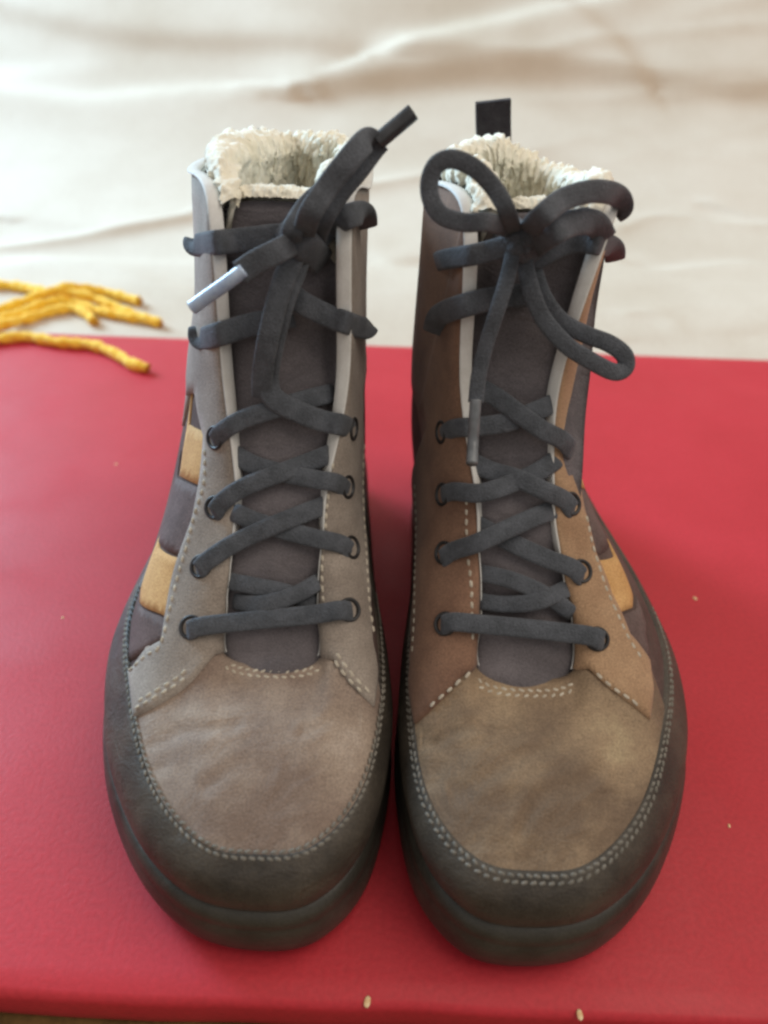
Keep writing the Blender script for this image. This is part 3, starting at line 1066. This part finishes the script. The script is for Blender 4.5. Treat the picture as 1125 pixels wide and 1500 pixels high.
LW = .0070
LEFT = dict(
    folds=[([(222, 1090), (280, 1068), (350, 1062)], .06, -.0006), ([(440, 1075), (490, 1050), (525, 1050)], .06, -.0007), ([(300, 1150), (350, 1120), (400, 1130)], .07, -.0005)],
    org=at_z(375, 1392, 0), side=-1.0, bend=.028, puffs=[(IDX['o7'] + .1, .55, .015), (IDX['oh'] + .1, .6, .013), (IDX['h'] + .6, .6, .008), (IDX['i7'] + .1, .7, .007)],
    label='lace-up boot nearest the yellow yarn, its shiny pale lace tip hanging down',
    mods=[('i5', 3, .004, 0, 0), ('i6', 3, .005, 0, 0), ('i7', 3, .006, 0, 0), ('i6', 4, .002, 0, 0), ('i7', 4, .006, 0, 0), ('i4', 3, .002, 0, 0), ('i7', 4, 0, 0, -.004)],
    eyestays=[
        dict(px=[(200, 1052), (250, 1025), (288, 996), (312, 960), ('uv', 1.05, 3.98)][::-1] + [(192, 985), (215, 955), (240, 938), (250, 880), (268, 810), (284, 760), (298, 700), (303, 640), (290, 575), ('uv', 5.55, 3.3), ('uv', 6.0, 3.2)],
             edge=(IDX['o6'] - .02, 1.05),
             stitch=[dict(px=[(204, 1040), (250, 1012), (284, 985)], rows=(0, .0021)),
                     dict(px=[(196, 985), (218, 962), (242, 945), (256, 880), (274, 812), (291, 760), (304, 705), (308, 645)])]),
        dict(px=[('uv', -1.05, 3.98), (490, 968), (515, 1005), (543, 1036), (549, 985), (541, 940), (538, 890), (533, 800), (529, 690), ('uv', -5.5, 3.3), ('uv', -6.0, 3.2)],
             edge=(-IDX['o6'] + .02, -1.05),
             stitch=[dict(px=[(492, 955), (516, 992), (538, 1020)], rows=(0, -.0021)), dict(px=[(478, 900), (474, 840), (474, 790), (477, 720), (484, 670)]),
                     dict(px=[(540, 930), (533, 880), (528, 800), (525, 700), (527, 640)])]),
    ],
    checks=[
        dict(mat='check_tan', px=[(278, 622, .6, .1), (278, 622), (316, 640), (312, 718), (264, 696), (264, 696, .6, .05)]),
        dict(mat='check_dark', px=[(260, 700, .6, .05), (260, 700), (312, 722), (284, 818), (233, 795), (233, 795, .5, 0)]),
        dict(mat='check_tan', px=[(234, 801, .5, 0), (234, 801), (282, 820), (254, 914), (206, 882), (206, 882, .5, 0)]),
        dict(mat='check_dark', px=[(206, 888, .5, 0), (206, 888), (254, 918), (248, 940), (212, 955), (188, 968), (192, 925), (192, 925, .3, 0)]),
    ],
    cuff=(IDX['o5'] + .45, IDX['i5'] - .45, 3.15),
    eyelets=[(283, 920), (298, 830), (322, 745), (322, 640), (508, 894), (508, 803), (503, 714), (509, 628)],
    laces=[
        # bottom bar
        ([(272, 927, .002), (292, 918, .0045), (340, 912, .006), (400, 906, .0035), (460, 900, .005), (498, 894, .0045), (518, 897, .002)], LW),
        # crossings rising from under the edges to the next eyelets
        ([(338, 880, .0006), (380, 885, .0035), (430, 872, .004), (474, 848, .0008)], LW * .9),
        ([(470, 888, .0006), (420, 868, .002), (370, 858, .002), (330, 850, .0006)], LW * .9),
        ([(287, 839, .002), (303, 822, .0045), (345, 795, .0055), (400, 770, .0045), (450, 750, .003), (482, 738, .0006)], LW),
        ([(516, 812, .002), (500, 797, .0045), (460, 788, .0045), (410, 775, .0025), (365, 760, .0015), (325, 742, .0006)], LW),
        ([(309, 757, .002), (326, 735, .0045), (355, 715, .0055), (405, 695, .0045), (450, 678, .003), (486, 664, .0006)], LW),
        ([(513, 726, .002), (494, 708, .0045), (460, 702, .0045), (410, 692, .0025), (370, 680, .0015), (334, 660, .0006)], LW),
        ([(309, 653, .002), (326, 632, .0045), (355, 615, .0055), (400, 600, .0045), (450, 585, .003), (494, 574, .0006)], LW),
        ([(524, 640, .002), (505, 624, .0045), (470, 616, .0055), (430, 600, .005), (400, 582, .006), (392, 552, .008), (400, 500, .011), (415, 440, .013), (432, 395, .012), (440, 362, .010)], LW * 1.15),
        ([(384, 582, .006), (384, 550, .010), (394, 490, .014), (412, 420, .015), (432, 372, .013)], LW * 1.05),
        # upper rows around the hooks
        ([(292, 480, .0013, .160), (294, 496, .004, .150), (320, 490, .0055), (360, 478, .004), (400, 470, .003), (430, 462, .002)], LW * 1.2),
        ([(542, 475, .0013, .164), (534, 481, .004, .151), (505, 472, .003, .143), (470, 458, .002, .141), (440, 442, .002, .141), (424, 428, .003)], LW * 1.15),
        ([(285, 352, .0013, .174), (287, 359, .004, .163), (320, 355, .007), (370, 350, .005), (410, 346, .005), (436, 352, .006)], LW * 1.15),
        ([(538, 332, .0013, .174), (533, 313, .004, .161), (508, 318, .006, .151), (482, 334, .007), (464, 352, .008), (446, 366, .008)], LW * 1.15),
        # long standing loop to the upper right
        ([(444, 358, .009), (452, 318, .010, .140), (478, 276, .006, .140), (506, 240, .004, .140), (528, 214, .002, .142), (540, 205, 0, .146), (548, 212, 0, .150)], LW * 1.05),
        ([(462, 352, .009), (474, 318, .006, .146), (498, 280, .004, .147), (524, 248, .002, .148), (546, 218, 0, .149), (556, 206, 0, .149)], LW * 1.05),
        ([(430, 372, .008), (428, 340, .009, .143), (444, 310, .006, .150), (462, 290, .003, .152), (480, 280, .002, .154)], LW * 1.0),
        # short end down to the pale tip
        ([(436, 352, .010), (418, 362, .004, .134), (395, 374, .004, .130), (372, 386, .003, .128), (352, 400, .003, .127)], LW * 1.1),
    ],
    knots=[
        ([(418, 328, .004), (432, 344, .013), (448, 360, .015), (462, 374, .010), (472, 384, .004)], .0105),
        ([(462, 338, .006), (448, 350, .012), (436, 364, .012), (428, 378, .005)], .0100),
    ],
    aglets=[
        ([(358, 395, .003, .1275), (330, 416, .003, .127), (304, 434, .003, .127), (281, 451, .003, .127)], .0024, 'aglet'),
        ([(553, 208, 0, .149), (572, 192, 0, .150), (590, 177, 0, .151), (605, 164, 0, .152)], .0027, 'aglet_dark'),
    ],
)

RIGHT = dict(
    folds=[([(622, 1082), (690, 1062), (760, 1074)], .055, -.0010), ([(660, 1165), (730, 1128), (810, 1092)], .06, -.0008), ([(760, 1215), (800, 1160), (880, 1120)], .07, -.0008),
           ([(880, 1010), (900, 1060), (905, 1120)], .05, -.0006)],
    vamp_mat='vamp_olive', stay_mat='eyestay_shaded',
    org=at_z(765, 1415, 0), side=1.0, bend=-.030, puffs=[(IDX['i7'] + .2, .7, .007), (IDX['h'] + .3, .7, .010), (IDX['oh'] - .3, .6, .006), (IDX['o7'] - .2, .7, .006)],
    label='lace-up boot tied in a bow with a black pull tab standing at its heel',
    mods=[('o7', 4, 0, 0, -.009), ('oh', 4, 0, 0, -.007), ('o5', 3, -.014, 0, 0), ('o6', 3, -.024, 0, 0), ('o7', 3, -.021, 0, 0), ('i6', 3, .000, 0, -.020), ('i7', 3, -.002, 0, -.022), ('i6', 2, -.002, 0, 0), ('i7', 2, -.003, 0, 0), ('o4', 3, -.003, 0, 0), ('oh', 3, -.007, 0, 0), ('o5', 4, -.010, 0, 0),
          ('o4', 4, -.005, 0, 0), ('o3', 4, -.003, 0, 0), ('o6', 2, -.004, 0, 0), ('o7', 2, -.004, 0, 0)],
    eyestays=[
        dict(mat='eyestay_lit', px=[('uv', 1.05, 3.98), (862, 980), (900, 1015), (948, 1056), (952, 1010), (948, 968), (920, 930), (891, 870), (870, 810), (852, 745), (840, 690), (832, 640), ('uv', 5.55, 3.3), ('uv', 6.0, 3.2)],
             edge=(IDX['o6'] - .02, 1.05),
             stitch=[dict(px=[(870, 985), (906, 1016), (940, 1044)]), dict(px=[(934, 968), (912, 930), (884, 868), (864, 808), (847, 745)])]),
        dict(mat='eyestay_shaded', px=[('uv', -1.05, 3.98), (678, 990), (645, 1030), (612, 1062), (604, 1010), (606, 940), (608, 860), (607, 760), (606, 690), ('uv', -5.5, 3.3), ('uv', -6.0, 3.2)],
             edge=(-IDX['o6'] + .02, -1.05),
             stitch=[dict(px=[(686, 985), (655, 1016), (624, 1046)]), dict(px=[(688, 940), (690, 860), (689, 780), (687, 720)]),
                     dict(px=[(612, 960), (614, 880), (614, 790), (613, 700)])]),
    ],
    checks=[
        dict(mat='check_tan', px=[(832, 636), (852, 655), (852, 655, .6, .1), (866, 712, .6, .05), (866, 712), (848, 712)]),
        dict(mat='check_dark', px=[(846, 714), (870, 722), (870, 722, .6, .05), (892, 800, .5, 0), (892, 800), (862, 818)]),
        dict(mat='check_tan', px=[(862, 822), (898, 815), (898, 815, .5, 0), (926, 890, .5, 0), (926, 890), (894, 906)]),
        dict(mat='check_dark', px=[(896, 910), (930, 893), (930, 893, .5, 0), (946, 930, .3, 0), (946, 930), (954, 980), (948, 970)]),
    ],
    cuff=(IDX['o5'] + .45, IDX['i5'] - .45, 3.15),
    eyelets=[(656, 914), (655, 812), (656, 724), (655, 632), (873, 936), (845, 838), (832, 740), (830, 652)],
    laces=[
        ([(644, 917, .002), (664, 911, .0045), (710, 915, .006), (765, 920, .004), (820, 926, .0055), (866, 932, .0045), (888, 942, .002)], LW),
        ([(697, 880, .0006), (740, 885, .003), (790, 880, .004), (838, 858, .0008)], LW * .9),
        ([(846, 905, .0006), (800, 872, .003), (750, 850, .003), (698, 838, .0006)], LW * .9),
        ([(643, 824, .002), (662, 808, .0045), (700, 795, .006), (750, 772, .005), (790, 755, .003), (824, 742, .0006)], LW),
        ([(857, 850, .002), (838, 832, .0045), (800, 818, .005), (755, 798, .003), (720, 780, .0015), (692, 765, .0006)], LW),
        ([(643, 727, .002), (664, 720, .0045), (705, 722, .006), (750, 708, .004), (790, 690, .003), (822, 668, .0006)], LW),
        ([(843, 753, .002), (826, 732, .0045), (795, 718, .0055), (755, 700, .004), (720, 690, .002), (690, 676, .0006)], LW),
        ([(643, 644, .002), (664, 628, .0045), (700, 625, .0055), (745, 618, .004), (790, 600, .003), (828, 583, .0006)], LW),
        ([(841, 665, .002), (824, 645, .0045), (795, 630, .0055), (760, 606, .005), (730, 584, .004), (700, 566, .003), (690, 557, .001)], LW),
        # hooks
        ([(634, 486, .0013, .158), (644, 462, .004, .150), (685, 446, .0055), (730, 436, .004), (775, 432, .003)], LW * 1.15),
        ([(640, 384, .0013, .170), (652, 380, .005, .158), (700, 372, .003, .146), (740, 362, .002, .141), (765, 356, .002, .139)], LW * 1.0),
        ([(901, 380, .0013, .178), (898, 364, .004, .164), (874, 356, .004, .150), (838, 354, .007), (808, 366, .008), (784, 378, .009), (768, 366, .010)], LW * 1.1),
        # bow: left loop standing up
        ([(754, 348, .010), (744, 312, .0, .130), (724, 276, .0, .132), (696, 247, .0, .133), (664, 233, .0, .134), (640, 241, .0, .134), (629, 266, .0, .133), (632, 294, .0, .131), (648, 316, .0, .129), (680, 326, .0, .127), (716, 326, .0, .126), (752, 338, .010)], LW * .80),
        # bow: right flat loop curling over the hook
        ([(768, 344, .010), (792, 318, .010, .134), (824, 293, .008, .138), (862, 281, .006, .142), (892, 282, .004, .146), (908, 290, 0, .150), (912, 304, 0, .154), (902, 312, 0, .158)], LW * 1.0),
        ([(776, 366, .008), (808, 342, .008, .136), (842, 326, .006, .140), (872, 328, .004, .144), (886, 350, .002, .148)], LW * 1.15),
        # bow: lower right loop
        ([(766, 370, .010), (776, 418, .006, .142), (794, 464, .004, .136), (828, 504, .003, .130), (868, 530, .002, .126), (900, 545, .001, .125), (916, 538, 0, .126), (914, 520, 0, .128), (892, 503, 0, .130), (858, 490, .001, .133), (822, 470, .002, .137), (796, 436, .004, .141), (780, 392, .008)], LW * .85),
        # hanging free end
        ([(754, 352, .013), (746, 396, .018), (730, 450, .020), (712, 505, .020), (701, 552, .020), (697, 590, .019)], LW * .75),
    ],
    knots=[
        ([(738, 330, .004), (752, 344, .013), (768, 358, .015), (784, 372, .010), (796, 384, .004)], .0105),
        ([(786, 344, .006), (770, 352, .014), (756, 362, .013), (748, 378, .005)], .0090),
    ],
    aglets=[
        ([(697, 585, .0195), (695, 615, .0195), (693, 648, .019), (691, 680, .0185)], .0020, 'aglet_grey'),
    ],
    tab=dict(b=.272, px=[(698, 154), (750, 148), (750, 235), (700, 235)]),
)

left_boot = make_boot(LEFT)
right_boot = make_boot(RIGHT)

# ------------------------------------------------------------------ yellow yarn on the board's back edge
YR = .0045


def ground(px, py):
    p = at_z(px, py, 0.0)
    if p[1] < Y1 - .002:
        return p
    d = Vector(ray(px, py)).normalized()
    loc, n, _, _ = PAPER_BVH.ray_cast(Vector(CAM), d)
    return np.array(loc) if loc is not None else p


def yarn(pxs, label, lifts=None):
    base = []
    for k, (px, py) in enumerate(pxs):
        p = ground(px, py)
        p = p + np.array([0, 0, YR * .9 + (lifts[k] if lifts else 0)])
        base.append(p)
    n = 26 * len(base)
    P = catmull(np.array(base), n)
    s = np.concatenate([[0], np.cumsum(np.linalg.norm(np.diff(P, axis=0), axis=1))])
    P[:, 2] = np.maximum(P[:, 2], np.where(P[:, 1] < Y1, YR * .85, -1))
    r = YR * (1 + .10 * np.sin(s * 260 + random.random() * 6) + .06 * np.sin(s * 611))
    V, F = tube(P, r, 14, True, twist=s * 200)
    bag = Bag().add((V, F))
    T = unit(np.gradient(P, axis=0))
    for _ in range(int(s[-1] * 1500)):                                   # loose fuzz
        k = rng.integers(1, n - 1)
        d = unit(np.cross(T[k], rng.normal(0, 1, 3)))
        p = P[k] + d * r[k] * .8
        e = p + unit(d + T[k] * rng.normal(0, 1)) * rng.uniform(.0008, .0022)
        w = unit(np.cross(d, T[k])) * .00012
        bag.add(([p - w, p + w, e], [(0, 1, 2)]))
    origin = np.array(P[n // 2])
    o = link('yarn_strand', bag.V, bag.F, M['yarn'], None, True, origin=origin)
    tag(o, label, 'yarn', 'yellow yarn strands')
    # frayed tip
    tb = Bag()
    for _ in range(46):
        a = rng.normal(0, 1, 3)
        d = unit(T[-1] * 1.6 + a * .55)
        p = P[-1] + unit(np.cross(T[-1], a)) * r[-1] * rng.random() * .8 - T[-1] * .002
        w = unit(np.cross(d, rng.normal(0, 1, 3))) * .0004
        e = p + d * rng.uniform(.003, .0055)
        tb.add(([p - w, p + w, e + w * .4, e - w * .4], [(0, 1, 2, 3)]))
    tb.build('frayed_tip', M['yarn_end'], o)
    return o


yarn([(-60, 512), (-10, 505), (40, 500), (85, 508), (135, 512), (170, 525), (195, 540), (217, 546)], 'yellow yarn strand lying wholly on the red board')
yarn([(-60, 424), (-10, 423), (30, 426), (70, 440), (110, 446), (150, 452), (195, 468), (236, 480)], 'yellow yarn strand, uppermost on the paper at the photo edge, reaching nearest the boot', [0, 0, 0, .004, .007, .003, .001, 0])
yarn([(-60, 482), (-10, 464), (30, 452), (70, 446), (105, 443), (140, 436), (170, 438), (205, 448)], 'yellow yarn strand whose short end curls up highest above the red board', [0, 0, .001, .006, .010, .003, 0, 0])
yarn([(-60, 500), (-10, 480), (35, 464), (75, 452), (105, 449), (140, 460), (175, 468), (214, 474)], 'yellow yarn strand ending just inside the longest strand on the paper', [0, 0, 0, .002, .001, 0, 0, 0])
yarn([(-60, 506), (-10, 487), (40, 474), (80, 462), (108, 458), (128, 466), (139, 478)], 'yellow yarn strand bending down to stop at the red board edge', [0, 0, 0, 0, 0, 0, 0])


# ------------------------------------------------------------------ crumbs on the board
def crumb(px, py, size, label, z=0.0):
    c = at_z(px, py, z)
    V, F = [], []
    K = 9
    for h, rr in ((0.0, .9), (.3, 1.0), (.45, .7)):
        for k in range(K):
            a = 2 * math.pi * k / K
            q = rr * size * (1 + .18 * math.sin(k * 1.4 + size * 9000))
            V.append(c + np.array([math.cos(a) * q, math.sin(a) * q * 1.3, h * size]))
    F = [(i * K + k, i * K + (k + 1) % K, (i + 1) * K + (k + 1) % K, (i + 1) * K + k) for i in range(2) for k in range(K)]
    F.append(tuple(range(2 * K, 3 * K)))
    o = link('crumb', V, F, M['crumb'], None, True, origin=c)
    tag(o, label, 'crumb', 'crumbs on the red board')


crumb(1018, 877, .0010, 'tiny pale crumb on the red board beside the bow-tied boot')
crumb(170, 680, .0008, 'tiny pale crumb on the red board below the yellow yarn')
crumb(538, 1468, .0013, 'pale yellowish flake near the front board edge, in line with the gap between boots')
crumb(849, 1487, .0012, 'pale flake at the front board edge before the bow-tied boot')
crumb(92, 905, .0006, 'faint pale speck on the red board left of the check-sided boot')
crumb(1068, 1210, .0006, 'faint pale speck on the red board right of the olive-toed boot')
